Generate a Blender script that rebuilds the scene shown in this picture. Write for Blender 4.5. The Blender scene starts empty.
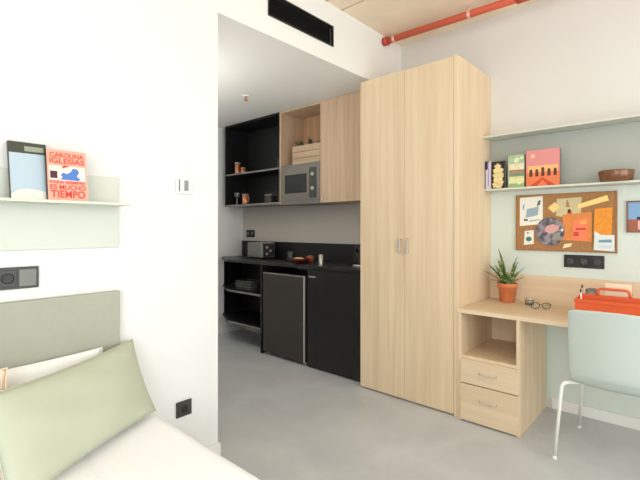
import bpy, bmesh, math, random
from mathutils import Vector, Matrix, Euler
R = math.radians
random.seed(7)
S = bpy.context.scene
COL = S.collection

# ------------------------------------------------------------------ camera, world, light
H = 1.30
cd = bpy.data.cameras.new('camera'); cd.sensor_width = 36; cd.lens = 424/640*36; cd.shift_y = -0.01875
cd.clip_start = 0.05
cam = bpy.data.objects.new('camera', cd); COL.objects.link(cam)
cam.location = (0, 0, H); cam.rotation_euler = (R(90), 0, R(-48.1)); S.camera = cam

w = bpy.data.worlds.new('daylight'); S.world = w; w.use_nodes = True
w.node_tree.nodes['Background'].inputs[0].default_value = (0.86, 0.93, 1.0, 1)
w.node_tree.nodes['Background'].inputs[1].default_value = 2.2

def area(name, loc, rot, sx, sy, power, col):
    l = bpy.data.lights.new(name, 'AREA'); l.shape = 'RECTANGLE'; l.size = sx; l.size_y = sy
    l.energy = power; l.color = col
    o = bpy.data.objects.new(name, l); COL.objects.link(o); o.location = loc; o.rotation_euler = rot
    return o
# daylight coming through the big window behind the camera and the one on the left
area('window_daylight', (1.1, -2.50, 1.55), (R(90), 0, 0), 3.5, 2.3, 62, (0.965, 0.98, 1.0))
area('side_window_daylight', (-1.38, -0.4, 1.55), (R(90), 0, R(-90)), 2.3, 2.1, 36, (0.96, 0.98, 1.0))
# added fill light, unseen behind the bed wall, to brighten the kitchen recess
area('recess_fill', (1.60, 3.40, 2.519), (0, 0, 0), .16, 1.1, 3, (1.0, 0.98, 0.95))
# second added fill, aimed up and also unseen, lifts the recess ceiling
area('ceiling_fill', (1.50, 3.30, 1.85), (R(180), 0, 0), .12, 1.3, 7, (1.0, 0.99, 0.97))

vs = S.view_settings
vs.view_transform = 'Standard'; vs.look = 'None'; vs.gamma = 1; vs.use_curve_mapping = False
vs.exposure = 0.31
S.cycles.max_bounces = 10
S.cycles.diffuse_bounces = 6

# ------------------------------------------------------------------ materials
def lin(c):
    f = lambda v: v/12.92 if v <= 0.04045 else ((v+0.055)/1.055)**2.4
    return tuple(f(v/255) for v in c[:3]) + (1,)
MC = {}
def mat(name, col, rough=0.6, metal=0.0, noise=0.0, nscale=6.0, bump=0.0, bscale=60.0, trans=0.0, coat=0.0, emit=0.0):
    if name in MC: return MC[name]
    m = bpy.data.materials.new(name); m.use_nodes = True; nt = m.node_tree; b = nt.nodes['Principled BSDF']
    b.inputs['Base Color'].default_value = lin(col); b.inputs['Roughness'].default_value = rough
    b.inputs['Metallic'].default_value = metal; b.inputs['Transmission Weight'].default_value = trans
    b.inputs['Coat Weight'].default_value = coat
    tc = nt.nodes.new('ShaderNodeTexCoord')
    if noise:
        n = nt.nodes.new('ShaderNodeTexNoise'); n.inputs['Scale'].default_value = nscale; n.inputs['Detail'].default_value = 5
        nt.links.new(tc.outputs['Object'], n.inputs['Vector'])
        r = nt.nodes.new('ShaderNodeValToRGB'); c = lin(col)
        r.color_ramp.elements[0].position = .3; r.color_ramp.elements[1].position = .7
        r.color_ramp.elements[0].color = tuple(v*(1-noise) for v in c[:3])+(1,)
        r.color_ramp.elements[1].color = tuple(min(1, v*(1+noise)) for v in c[:3])+(1,)
        nt.links.new(n.outputs['Fac'], r.inputs['Fac']); nt.links.new(r.outputs['Color'], b.inputs['Base Color'])
    if bump:
        n = nt.nodes.new('ShaderNodeTexNoise'); n.inputs['Scale'].default_value = bscale; n.inputs['Detail'].default_value = 6
        nt.links.new(tc.outputs['Object'], n.inputs['Vector'])
        bp = nt.nodes.new('ShaderNodeBump'); bp.inputs['Strength'].default_value = bump; bp.inputs['Distance'].default_value = .01
        nt.links.new(n.outputs['Fac'], bp.inputs['Height']); nt.links.new(bp.outputs['Normal'], b.inputs['Normal'])
    MC[name] = m
    return m
def wood(name, c1, c2, axis='z', rough=0.5, sc=1.0):
    m = bpy.data.materials.new(name); m.use_nodes = True; nt = m.node_tree; b = nt.nodes['Principled BSDF']
    b.inputs['Roughness'].default_value = rough
    tc = nt.nodes.new('ShaderNodeTexCoord'); mp = nt.nodes.new('ShaderNodeMapping')
    s = [22*sc, 22*sc, 22*sc]; s['xyz'.index(axis)] = 0.9*sc; mp.inputs['Scale'].default_value = s
    nt.links.new(tc.outputs['Object'], mp.inputs['Vector'])
    n = nt.nodes.new('ShaderNodeTexNoise'); n.inputs['Scale'].default_value = 1.0; n.inputs['Detail'].default_value = 8
    n.inputs['Roughness'].default_value = .62; n.inputs['Distortion'].default_value = .4
    nt.links.new(mp.outputs['Vector'], n.inputs['Vector'])
    r = nt.nodes.new('ShaderNodeValToRGB'); r.color_ramp.elements[0].position = .33; r.color_ramp.elements[1].position = .62
    r.color_ramp.elements[0].color = lin(c2); r.color_ramp.elements[1].color = lin(c1)
    nt.links.new(n.outputs['Fac'], r.inputs['Fac'])
    mp2 = nt.nodes.new('ShaderNodeMapping'); s2 = [5*sc]*3; s2['xyz'.index(axis)] = .5*sc; mp2.inputs['Scale'].default_value = s2
    nt.links.new(tc.outputs['Object'], mp2.inputs['Vector'])
    n2 = nt.nodes.new('ShaderNodeTexNoise'); n2.inputs['Scale'].default_value = 1; n2.inputs['Detail'].default_value = 2
    nt.links.new(mp2.outputs['Vector'], n2.inputs['Vector'])
    mx = nt.nodes.new('ShaderNodeMixRGB'); mx.blend_type = 'MULTIPLY'; mx.inputs['Fac'].default_value = .35
    r2 = nt.nodes.new('ShaderNodeValToRGB'); r2.color_ramp.elements[0].color = (.82, .79, .74, 1); r2.color_ramp.elements[1].color = (1, 1, 1, 1)
    r2.color_ramp.elements[0].position = .35; r2.color_ramp.elements[1].position = .6
    nt.links.new(n2.outputs['Fac'], r2.inputs['Fac'])
    nt.links.new(r.outputs['Color'], mx.inputs['Color1']); nt.links.new(r2.outputs['Color'], mx.inputs['Color2'])
    nt.links.new(mx.outputs['Color'], b.inputs['Base Color'])
    bp = nt.nodes.new('ShaderNodeBump'); bp.inputs['Strength'].default_value = .08; bp.inputs['Distance'].default_value = .004
    nt.links.new(n.outputs['Fac'], bp.inputs['Height']); nt.links.new(bp.outputs['Normal'], b.inputs['Normal'])
    return m
def patch(name, cols, scale, rough=.6, kind='voronoi'):
    m = bpy.data.materials.new(name); m.use_nodes = True; nt = m.node_tree; b = nt.nodes['Principled BSDF']
    b.inputs['Roughness'].default_value = rough
    tc = nt.nodes.new('ShaderNodeTexCoord')
    if kind == 'voronoi':
        n = nt.nodes.new('ShaderNodeTexVoronoi'); n.inputs['Scale'].default_value = scale; o = n.outputs['Color']
        sp = nt.nodes.new('ShaderNodeSeparateColor'); nt.links.new(o, sp.inputs[0]); o = sp.outputs[0]
    else:
        n = nt.nodes.new('ShaderNodeTexNoise'); n.inputs['Scale'].default_value = scale; n.inputs['Detail'].default_value = 3; o = n.outputs['Fac']
    nt.links.new(tc.outputs['Object'], n.inputs['Vector'])
    r = nt.nodes.new('ShaderNodeValToRGB'); e = r.color_ramp
    e.interpolation = 'CONSTANT' if kind == 'voronoi' else 'LINEAR'
    k = len(cols); lo, hi = (0, 1) if kind == 'voronoi' else (.3, .7)
    while len(e.elements) < k: e.elements.new(.5)
    for i, c in enumerate(cols):
        e.elements[i].position = lo+(hi-lo)*i/k; e.elements[i].color = lin(c)
    nt.links.new(o, r.inputs['Fac']); nt.links.new(r.outputs['Color'], b.inputs['Base Color'])
    return m

M_wall = mat('white_plaster', (229, 230, 228), .85, bump=.05, bscale=90)
M_wallr = mat('warm_white_plaster', (220, 217, 212), .85, bump=.05, bscale=90)
M_bulk = mat('bulkhead_plaster', (236, 235, 230), .85)
M_rc = mat('recess_ceiling_paint', (236, 235, 230), .85)
M_ceil = mat('beige_ceiling_board', (242, 226, 202), .85, noise=.07, nscale=3)
M_void = mat('dark_joint', (60, 52, 44), .9)
M_base = mat('white_skirting', (232, 231, 225), .5)
M_mint = mat('pale_mint_metal', (208, 212, 201), .5)
M_mintr = mat('pale_mint_wall_panel', (212, 221, 212), .6)
M_shelfr = mat('grey_mint_shelf_metal', (168, 171, 162), .45)
M_head = mat('sage_grey_headboard_fabric', (170, 172, 157), .9, noise=.02, nscale=40, bump=.2, bscale=400)
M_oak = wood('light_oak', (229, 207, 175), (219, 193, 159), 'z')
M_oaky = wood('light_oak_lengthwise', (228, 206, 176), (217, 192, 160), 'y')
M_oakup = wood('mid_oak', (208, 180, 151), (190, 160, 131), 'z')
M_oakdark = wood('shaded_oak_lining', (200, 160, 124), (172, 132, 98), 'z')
M_black = mat('black_laminate', (20, 20, 20), .45, noise=.1, nscale=20)
M_blackw = wood('black_wood_grain', (24, 23, 23), (15, 15, 15), 'z', .45)
M_counter = mat('black_worktop', (34, 33, 32), .35, noise=.15, nscale=80)
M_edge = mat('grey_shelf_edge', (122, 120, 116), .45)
M_steel = mat('dark_brushed_steel', (78, 74, 70), .4, .6)
M_steelL = mat('pale_brushed_steel', (204, 198, 188), .35, .5)
M_glassdark = mat('dark_glass', (14, 14, 15), .12)
M_white = mat('white_plastic', (240, 240, 236), .4)
M_lcd = mat('grey_display', (140, 146, 136), .3)
M_dkplas = mat('anthracite_plastic', (58, 58, 55), .4)
M_dkpl2 = mat('grey_module_plastic', (118, 120, 112), .4)
M_blk = mat('black_plastic', (22, 22, 22), .4)
M_vent = mat('matt_black_grille', (9, 9, 9), .7)
M_red = mat('red_pipe_paint', (214, 98, 72), .45)
M_redd = mat('dark_red_coupling', (184, 74, 54), .45)
M_pink = mat('pale_pipe_clamp', (232, 190, 170), .4, .3)
M_sheet = mat('white_cotton', (250, 251, 254), .9, bump=.12, bscale=25)
M_pwhite = mat('white_pillowcase', (246, 244, 242), .9, bump=.15, bscale=18)
M_peach = mat('cream_pillowcase', (240, 220, 200), .9, bump=.15, bscale=18)
M_green = mat('sage_green_cotton', (188, 193, 172), .92, bump=.2, bscale=14)
M_chair = mat('pale_grey_mint_shell', (189, 198, 190), .5)
M_tube = mat('white_powder_coat', (240, 240, 232), .35)
M_terra = mat('terracotta', (208, 122, 76), .8, noise=.08, nscale=20)
M_soil = mat('potting_soil', (52, 38, 28), .95)
M_leaf = patch('variegated_leaf', [(60, 96, 48), (84, 122, 60), (58, 98, 50), (176, 184, 122)], 40, .45, 'noise')
M_leafd = mat('dark_trailing_leaf', (62, 76, 44), .5, noise=.3, nscale=30)
M_orange = mat('orange_plastic', (224, 94, 46), .4)
M_cream = mat('cream_paper', (238, 220, 190), .8)
M_paper = mat('white_paper', (236, 234, 222), .8)
M_cork = mat('cork', (170, 124, 80), .9, noise=.15, nscale=90, bump=.3, bscale=200)
M_corkf = mat('cork_frame_wood', (158, 112, 66), .6)
M_copper = mat('copper_metal', (205, 140, 100), .35, .6)
M_glass = mat('clear_glass', (235, 240, 238), .05, 0, trans=.95)
M_bowl = mat('brown_glazed_bowl', (122, 82, 56), .25, .2, noise=.2, nscale=15)

def floor_mat():
    m = bpy.data.materials.new('polished_concrete'); m.use_nodes = True; nt = m.node_tree; b = nt.nodes['Principled BSDF']
    tc = nt.nodes.new('ShaderNodeTexCoord')
    n = nt.nodes.new('ShaderNodeTexNoise'); n.inputs['Scale'].default_value = 2.2; n.inputs['Detail'].default_value = 9; n.inputs['Roughness'].default_value = .6
    n.inputs['Distortion'].default_value = .6
    nt.links.new(tc.outputs['Object'], n.inputs['Vector'])
    r = nt.nodes.new('ShaderNodeValToRGB'); r.color_ramp.elements[0].position = .3; r.color_ramp.elements[1].position = .72
    r.color_ramp.elements[0].color = lin((184, 187, 189)); r.color_ramp.elements[1].color = lin((204, 206, 207))
    nt.links.new(n.outputs['Fac'], r.inputs['Fac']); nt.links.new(r.outputs['Color'], b.inputs['Base Color'])
    r2 = nt.nodes.new('ShaderNodeMapRange'); r2.inputs['To Min'].default_value = .32; r2.inputs['To Max'].default_value = .55
    nt.links.new(n.outputs['Fac'], r2.inputs['Value']); nt.links.new(r2.outputs['Result'], b.inputs['Roughness'])
    return m
M_floor = floor_mat()

# ------------------------------------------------------------------ helpers
def B(): return bmesh.new()
def add_box(bm, x0, x1, y0, y1, z0, z1, bev=0.0, mtx=None, seg=2):
    t = bmesh.new()
    bmesh.ops.create_cube(t, size=1)
    bmesh.ops.scale(t, vec=(abs(x1-x0), abs(y1-y0), abs(z1-z0)), verts=t.verts)
    bmesh.ops.translate(t, vec=((x0+x1)/2, (y0+y1)/2, (z0+z1)/2), verts=t.verts)
    if bev: bmesh.ops.bevel(t, geom=list(t.edges), offset=bev, segments=seg, profile=.5, affect='EDGES')
    if mtx: bmesh.ops.transform(t, matrix=mtx, verts=t.verts)
    merge(bm, t)
def merge(bm, t):
    me = bpy.data.meshes.new('tmp'); t.to_mesh(me); t.free(); bm.from_mesh(me); bpy.data.meshes.remove(me)
def box(*a, **k):
    bm = B(); add_box(bm, *a, **k); return bm
def add_prism(bm, pts, d, mtx=None):
    """pts: outline in local xy, extruded 0..d in local z"""
    t = bmesh.new()
    lo = [t.verts.new((p[0], p[1], 0)) for p in pts]; hi = [t.verts.new((p[0], p[1], d)) for p in pts]
    t.faces.new(lo[::-1]); t.faces.new(hi)
    n = len(pts)
    for i in range(n): t.faces.new((lo[i], lo[(i+1) % n], hi[(i+1) % n], hi[i]))
    bmesh.ops.recalc_face_normals(t, faces=t.faces)
    if mtx: bmesh.ops.transform(t, matrix=mtx, verts=t.verts)
    merge(bm, t)
def lathe(prof, cx=0, cy=0, n=28, mtx=None):
    bm = bmesh.new(); rings = []
    for r, z in prof:
        if r < 1e-5: rings.append([bm.verts.new((cx, cy, z))])
        else: rings.append([bm.verts.new((cx+r*math.cos(2*math.pi*i/n), cy+r*math.sin(2*math.pi*i/n), z)) for i in range(n)])
    for a, b in zip(rings, rings[1:]):
        if len(a) == 1 and len(b) == 1: continue
        for i in range(n):
            j = (i+1) % n
            if len(a) == 1: bm.faces.new((a[0], b[j], b[i]))
            elif len(b) == 1: bm.faces.new((a[i], a[j], b[0]))
            else: bm.faces.new((a[i], a[j], b[j], b[i]))
    bmesh.ops.recalc_face_normals(bm, faces=bm.faces)
    for f in bm.faces: f.smooth = True
    if mtx: bmesh.ops.transform(bm, matrix=mtx, verts=bm.verts)
    return bm
def add_tube(bm, pts, r, n=10):
    pts = [Vector(p) for p in pts]; rings = []
    up = Vector((0, 0, 1)); t = bmesh.new(); nrm = None
    for i, p in enumerate(pts):
        d = (pts[min(i+1, len(pts)-1)]-pts[max(i-1, 0)]).normalized()
        if nrm is None:
            a = up if abs(d.z) < .9 else Vector((1, 0, 0)); nrm = d.cross(a).normalized()
        else: nrm = (nrm-d*nrm.dot(d)).normalized()
        bn = d.cross(nrm); rr = r[i] if isinstance(r, (list, tuple)) else r
        rings.append([t.verts.new(p+(nrm*math.cos(2*math.pi*k/n)+bn*math.sin(2*math.pi*k/n))*rr) for k in range(n)])
    for a, b in zip(rings, rings[1:]):
        for k in range(n): t.faces.new((a[k], a[(k+1) % n], b[(k+1) % n], b[k]))
    t.faces.new(rings[0][::-1]); t.faces.new(rings[-1])
    bmesh.ops.recalc_face_normals(t, faces=t.faces)
    for f in t.faces: f.smooth = len(f.verts) == 4
    merge(bm, t)
def fillet(pts, rad, n=6):
    pts = [Vector(p) for p in pts]; out = [pts[0]]
    for a, b, c in zip(pts, pts[1:], pts[2:]):
        u = (a-b); v = (c-b); q = min(rad, u.length*.49, v.length*.49); p0 = b+u.normalized()*q; p1 = b+v.normalized()*q
        for i in range(n+1):
            s = i/n; out.append(p0*(1-s)**2+b*2*s*(1-s)+p1*s**2)
    out.append(pts[-1]); return out
def wloc(p):
    v = Vector((0, 0, 0))
    while p: v = v+Vector(p.location); p = p.parent
    return v
def obj(name, bm, m, parent=None, local=False, smooth=False, label=None):
    me = bpy.data.meshes.new(name)
    if smooth:
        for f in bm.faces: f.smooth = True
    bm.to_mesh(me); bm.free()
    for q in (m if isinstance(m, (list, tuple)) else [m]): me.materials.append(q)
    o = bpy.data.objects.new(name, me); COL.objects.link(o)
    if parent is not None:
        o.parent = parent
        if not local: me.transform(Matrix.Translation(-wloc(parent)))
    elif not local:
        xs = [v.co for v in me.vertices]
        c = Vector(((min(v.x for v in xs)+max(v.x for v in xs))/2, (min(v.y for v in xs)+max(v.y for v in xs))/2, min(v.z for v in xs)))
        me.transform(Matrix.Translation(-c)); o.location = c
    if label: o['label'] = label
    return o
def thing(name, label, cat, loc, rot=(0, 0, 0), group=None):
    o = bpy.data.objects.new(name, None); COL.objects.link(o); o.location = loc; o.rotation_euler = rot
    o.empty_display_size = .05
    return tag(o, label, cat, group)
def tag(o, label, cat, group=None):
    o['label'] = label; o['category'] = cat
    if group: o['group'] = group
    return o
def struct(name, bm, m):
    me = bpy.data.meshes.new(name); bm.to_mesh(me); bm.free(); me.materials.append(m) if not isinstance(m, list) else [me.materials.append(q) for q in m]
    o = bpy.data.objects.new(name, me); COL.objects.link(o); o['kind'] = 'structure'; return o
def text_bm(s, size, mtx, depth=.0004, width=None):
    cu = bpy.data.curves.new('t', 'FONT'); cu.body = s; cu.size = size; cu.align_x = 'CENTER'; cu.extrude = depth; cu.offset = size*.02
    o = bpy.data.objects.new('t', cu); COL.objects.link(o); bpy.context.view_layer.update()
    me = bpy.data.meshes.new_from_object(o.evaluated_get(bpy.context.evaluated_depsgraph_get()))
    bm = bmesh.new(); bm.from_mesh(me); bpy.data.objects.remove(o); bpy.data.curves.remove(cu); bpy.data.meshes.remove(me)
    if width:
        xs = [v.co.x for v in bm.verts]; k = width/(max(xs)-min(xs))
        bmesh.ops.scale(bm, vec=(k, 1, 1), verts=bm.verts)
    bmesh.ops.transform(bm, matrix=mtx, verts=bm.verts); return bm
FR = lambda x, y, z: Matrix.Translation((x, y, z)) @ Matrix(((1, 0, 0, 0), (0, 0, -1, 0), (0, 1, 0, 0), (0, 0, 0, 1)))   # faces -Y, local x -> +X
FX = lambda x, y, z: Matrix.Translation((x, y, z)) @ Matrix(((0, 0, -1, 0), (-1, 0, 0, 0), (0, 1, 0, 0), (0, 0, 0, 1)))  # faces -X, local x -> -Y

# ------------------------------------------------------------------ room shell
XR = 3.40; YB = 2.05; YE = 4.38; ZC = 2.97; ZR = 2.53; XL = -1.5; YF = -2.6; XP = 1.412
struct('floor', box(XL-.1, XR+.1, YF-.1, YE+.1, -.1, 0), M_floor)
bm = B()
for a, b in ((XL-.1, 2.342), (2.362, 2.522), (2.542, XR+.1)): add_box(bm, a, b, YF-.1, YB+.1, ZC, ZC+.03)
struct('ceiling', bm, M_ceil)
struct('trim_1', box(2.30, 2.58, YF-.1, YB+.1, ZC+.031, ZC+.06), M_void)
struct('wall_right', box(XR, XR+.1, YF-.1, YE+.1, 0, ZC+.06), M_wallr)
struct('wall_bed', box(XL-.1, XP, YB, YB+.1, 0, ZC), M_wall)
bm = box(XP, XR, YB, YB+.1, ZR, 2.655)
add_box(bm, XP, 1.787, YB, YB+.1, 2.655, 2.81); add_box(bm, 2.432, XR, YB, YB+.1, 2.655, 2.81); add_box(bm, XP, XR, YB, YB+.1, 2.81, ZC)
struct('wall_bulkhead', bm, M_bulk)
struct('wall_corridor', box(XP-.1, XP, YB+.1, YE+.1, 0, ZR+.1), M_wall)
struct('wall_kitchen_end', box(XP, XR, YE, YE+.1, 0, ZR+.1), M_wall)
struct('ceiling_kitchen', box(XP, XR, YB+.1, YE, ZR, ZR+.1), M_rc)
# left wall with a side window, rear wall with the big window
bm = box(XL-.1, XL, YF, -1.6, 0, ZC); add_box(bm, XL-.1, XL, .8, YB, 0, ZC); add_box(bm, XL-.1, XL, -1.6, .8, 0, .45); add_box(bm, XL-.1, XL, -1.6, .8, 2.65, ZC)
struct('wall_left', bm, M_wall)
bm = box(XL-.1, -.7, YF-.1, YF, 0, ZC); add_box(bm, 2.9, XR, YF-.1, YF, 0, ZC); add_box(bm, -.7, 2.9, YF-.1, YF, 0, .35); add_box(bm, -.7, 2.9, YF-.1, YF, 2.75, ZC)
struct('wall_window', bm, M_wall)
def window(name, horiz, a0, a1, z0, z1, c):
    bm = B()
    def bb(u0, u1, v0, v1):
        if horiz: add_box(bm, u0, u1, c-.03, c+.03, v0, v1)
        else: add_box(bm, c-.03, c+.03, u0, u1, v0, v1)
    bb(a0, a0+.06, z0, z1); bb(a1-.06, a1, z0, z1); bb(a0+.06, a1-.06, z0, z0+.06); bb(a0+.06, a1-.06, z1-.06, z1)
    m = (a0+a1)/2; bb(m-.03, m+.03, z0+.06, z1-.06)
    o = struct(name, bm, M_white)
    g = B()
    if horiz: add_box(g, a0+.06, a1-.06, c-.004, c+.004, z0+.06, z1-.06)
    else: add_box(g, c-.004, c+.004, a0+.06, a1-.06, z0+.06, z1-.06)
    obj('pane', g, M_glass, o)
window('window_1', True, -.7, 2.9, .35, 2.75, YF-.05)
window('window_2', False, -1.6, .8, .45, 2.65, XL-.05)
# bodies added to go with the two unseen fill lights
bm = box(1.44, 1.56, 2.65, 3.95, 1.80, 1.84, bev=.004); add_box(bm, XP, 1.44, 3.25, 3.35, 1.80, 1.84)
struct('ceiling_fill_body', bm, M_white)
struct('recess_fill_body', box(1.50, 1.70, 2.80, 4.00, 2.522, 2.5295), M_white)
struct('baseboard_right', box(XR-.012, XR, YF, 0.80, 0, .075, bev=.003), M_base)
struct('baseboard_bed', box(1.02, XP+.012, YB-.012, YB, 0, .075, bev=.003), M_base)
struct('baseboard_corridor', box(XP, XP+.012, YB, YE, 0, .075, bev=.003), M_base)
struct('baseboard_end', box(XP+.013, XR-.3, YE-.012, YE, 0, .075, bev=.003), M_base)

# ------------------------------------------------------------------ air grille and red pipe
g = thing('air_vent', 'long black air vent grille set in the white bulkhead', 'vent', (2.11, YB, 2.655))
bm = box(1.787, 2.432, YB-.006, YB+.012, 2.655, 2.667); add_box(bm, 1.787, 2.432, YB-.006, YB+.012, 2.798, 2.81)
add_box(bm, 1.787, 1.797, YB-.006, YB+.012, 2.667, 2.798); add_box(bm, 2.422, 2.432, YB-.006, YB+.012, 2.667, 2.798)
obj('frame', bm, M_blk, g)
bm = B()
for i in range(12):
    z = 2.672+i*.011
    add_box(bm, 1.797, 2.422, -.009, .009, -.001, .001, mtx=Matrix.Translation((0, YB+.012, z)) @ Matrix.Rotation(R(35), 4, 'X'))
obj('slats', bm, M_vent, g)
obj('backing', box(1.787, 2.432, YB+.03, YB+.05, 2.655, 2.81), M_vent, g)

def pp(y): return (3.112, y, 2.915-(2.05-y)*.018)
p = thing('sprinkler_pipe', 'red painted pipe running under the beige ceiling above the wardrobe', 'pipe', pp(1.0))
bm = B(); add_tube(bm, [pp(2.045), pp(1.0), pp(0), pp(-2.55)], .027, 18); obj('pipe', bm, M_red, p)
bm = B(); add_tube(bm, [pp(2.047), pp(2.0)], .036, 18); obj('flange', bm, M_redd, p)
bm = B(); add_tube(bm, [pp(1.955), pp(1.93)], .031, 18); obj('ring', bm, M_pink, p)
for c0 in (.95, .80):
    bm = B(); add_tube(bm, [pp(c0), pp(c0-.08)], .036, 18); obj('coupling', bm, M_redd, p)
for yy in (1.29, -.6):
    bm = B(); add_tube(bm, [pp(yy-.012), pp(yy+.012)], .031, 18); q = pp(yy); add_tube(bm, [(q[0], q[1], q[2]+.025), (q[0], q[1], ZC)], .005, 8)
    obj('clamp', bm, M_pink, p)

# ------------------------------------------------------------------ bed side wall fittings
s = thing('wall_shelf', 'pale mint metal ledge shelf on the wall above the bed', 'shelf', (.3, YB, 1.21))
obj('back_panel', box(-.5, .854, YB-.012, YB-.001, 1.21, 1.537, bev=.002), M_mint, s)
obj('shelf_board', box(-.5, .854, YB-.15, YB-.012, 1.40, 1.412, bev=.002), M_mint, s)
tag(obj('headboard', box(-.5, .854, YB-.03, YB-.001, .30, 1.007, bev=.006), M_head), 'sage grey fabric headboard panel on the wall behind the pillows', 'headboard')

t = thing('thermostat', 'white wall thermostat with grey display right of the bed shelf', 'thermostat', (1.2, YB, 1.48))
obj('housing', box(1.148, 1.235, YB-.022, YB-.001, 1.480, 1.565, bev=.005), M_white, t)
obj('display', box(1.187, 1.212, YB-.0245, YB-.0215, 1.496, 1.552, bev=.001), M_lcd, t)
obj('side_strip', box(1.155, 1.163, YB-.0245, YB-.0215, 1.492, 1.556, bev=.001), M_dkpl2, t)

def socket_plate(name, label, x0, x1, z0, z1, n):
    t = thing(name, label, 'socket', ((x0+x1)/2, YB, z0))
    obj('plate', box(x0, x1, YB-.010, YB-.001, z0, z1, bev=.003), M_dkplas, t)
    k = (x1-x0-.012)/n
    for i in range(n):
        a = x0+.006+i*k
        if i % 2 == n % 2 or n == 1:
            obj('insert', box(a+.004, a+k-.004, YB-.013, YB-.0095, z0+.010, z1-.010, bev=.002), M_dkplas, t)
            obj('socket_well', lathe([(0, 0), (.019, 0), (.021, .004), (.017, .0045), (0, .001)], mtx=FR(a+k/2, YB-.0128, (z0+z1)/2)), M_blk, t)
        else:
            obj('rocker', box(a+.004, a+k-.004, YB-.016, YB-.0095, z0+.010, z1-.010, bev=.002), M_dkpl2, t)
    return t
socket_plate('wall_socket', 'dark grey socket and switch plate between shelf and headboard', .315, .530, 1.055, 1.143, 3)
socket_plate('wall_socket', 'single square anthracite socket low on the white wall beside the bed', 1.150, 1.240, .300, .382, 1)

# ------------------------------------------------------------------ books
def book(label, loc, rz, lean, wd, ht, th, cover, spine=None, cat='book', page=None):
    b = thing('book', label, cat, loc, (0, 0, 0))
    b.rotation_mode = 'XYZ'
    b.matrix_world = Matrix.Translation(loc) @ Matrix.Rotation(rz, 4, 'Z') @ Matrix.Rotation(-lean, 4, 'X')
    obj('front_cover', box(0, wd, 0, .0025, 0, ht), cover, b, True)
    obj('back_cover', box(0, wd, th-.0025, th, 0, ht), spine or cover, b, True)
    obj('spine', box(-.002, .0, 0, th, 0, ht), spine or cover, b, True)
    obj('pages', box(0.0005, wd-.004, .0027, th-.0027, .003, ht-.003), page or M_paper, b, True)
    return b
def pr(b, name, x0, x1, z0, z1, m, d=.0006, lab=None):
    return obj(name, box(x0, x1, -d, -.00005, z0, z1), m, b, True, label=lab)
SH = 1.4125
m_dk = mat('dark_olive_print', (66, 66, 56), .5); m_pb = mat('pale_blue_print', (182, 200, 212), .5)
b = book('pale blue book with a dark top band leaning on the bed shelf', (.420, YB-.082, SH), 0, R(12), .128, .236, .016, m_pb, m_dk)
pr(b, 'title_band', 0, .128, .190, .236, m_dk)
pr(b, 'title_mark', .052, .118, .199, .220, mat('grey_green_print', (150, 160, 140), .5), .0009)
pts = [(0, 0), (.128, 0), (.128, .034), (.10, .037), (.06, .044), (.03, .040), (0, .020)]
bm = B(); add_prism(bm, pts, .0005, FR(0, -.0001, 0)); obj('hill_print', bm, mat('warm_white_print', (232, 230, 218), .5), b, True)
pr(b, 'edge_stripe', .122, .128, .0, .190, m_dk, .0008)

m_co = mat('coral_cover', (246, 168, 146), .5); m_rl = mat('red_lettering', (214, 62, 46), .5)
b = book('coral book with red lettering and a blue figure standing on the bed shelf', (.538, YB-.105, SH), 0, R(8), .148, .212, .018, m_co, mat('dark_spine', (60, 44, 40), .5))
for s_, z_, h_, w_ in (('CAROLINA', .181, .020, .128), ('IGLESIAS', .156, .022, .130), ('PARA SIEMPRE', .071, .012, .132), ('ES MUCHO', .046, .020, .132), ('TIEMPO', .013, .030, .128)):
    obj('lettering', text_bm(s_, h_*1.38, FR(.074, -.0006, z_), width=w_), m_rl, b, True)
pr(b, 'picture_ground', .006, .142, .084, .146, mat('pinkish_print', (246, 214, 206), .5), .0004)
pr(b, 'dark_square', .010, .036, .092, .122, mat('dark_plum_print', (74, 32, 44), .5), .0008)
bm = B(); add_prism(bm, [(.045, .088), (.115, .086), (.122, .094), (.108, .105), (.118, .122), (.112, .136), (.095, .138), (.086, .122), (.070, .112), (.058, .118), (.048, .106), (.056, .098)], .0006, FR(0, -.0003, 0))
obj('blue_figure', bm, mat('blue_print', (72, 122, 196), .5), b, True)
bm = B(); add_prism(bm, [(.052, .134), (.074, .142), (.082, .148), (.060, .149)], .0006, FR(0, -.0003, 0)); obj('red_shape', bm, m_rl, b, True)
bm = B(); add_prism(bm, [(.122, .088), (.140, .086), (.136, .128), (.128, .126)], .0006, FR(0, -.0003, 0)); obj('pale_figure', bm, mat('pale_grey_print', (214, 214, 214), .5), b, True)

# ------------------------------------------------------------------ bed
bd = thing('bed', 'low single bed with white bedding beside the white wall', 'bed', (.5, 1.0, 0))
obj('base', box(.02, .97, .02, 2.0, .06, .22, bev=.01), M_mint, bd)
for x in (.07, .90):
    for y in (.07, 1.93): obj('leg', box(x-.02, x+.02, y-.02, y+.02, 0, .06), M_dkplas, bd)
obj('mattress', box(.02, .97, .02, 2.0, .22, .36, bev=.03), M_sheet, bd)
bm = bmesh.new(); X0, X1, Y0, Y1 = -.02, 1.0, -.02, 2.015
nx, ny = 70, 110; grid = []
def dz(x, y):
    ex = min(x-X0, X1-x); ey = min(y-Y0, Y1-y)
    def f(e, r=.06): return 1 if e >= r else math.sqrt(max(0, 1-((r-e)/r)**2))
    z = .37+.05*f(ex)*f(ey, .03)
    z -= .006*math.exp(-((x-.615)/.006)**2)
    z += .006*math.sin(3.1*x+2*y)*math.sin(2.3*y-x) + .003*math.sin(9*x+4*y)*math.sin(7*y)
    return z
for i in range(nx+1):
    row = []
    for j in range(ny+1):
        s_ = i/nx; s_ = s_+0.0
        x = X0+(X1-X0)*(.5-.5*math.cos(math.pi*s_))*.35+(X1-X0)*s_*.65; y = Y0+(Y1-Y0)*j/ny
        row.append(bm.verts.new((x, y, dz(x, y))))
    grid.append(row)
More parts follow.
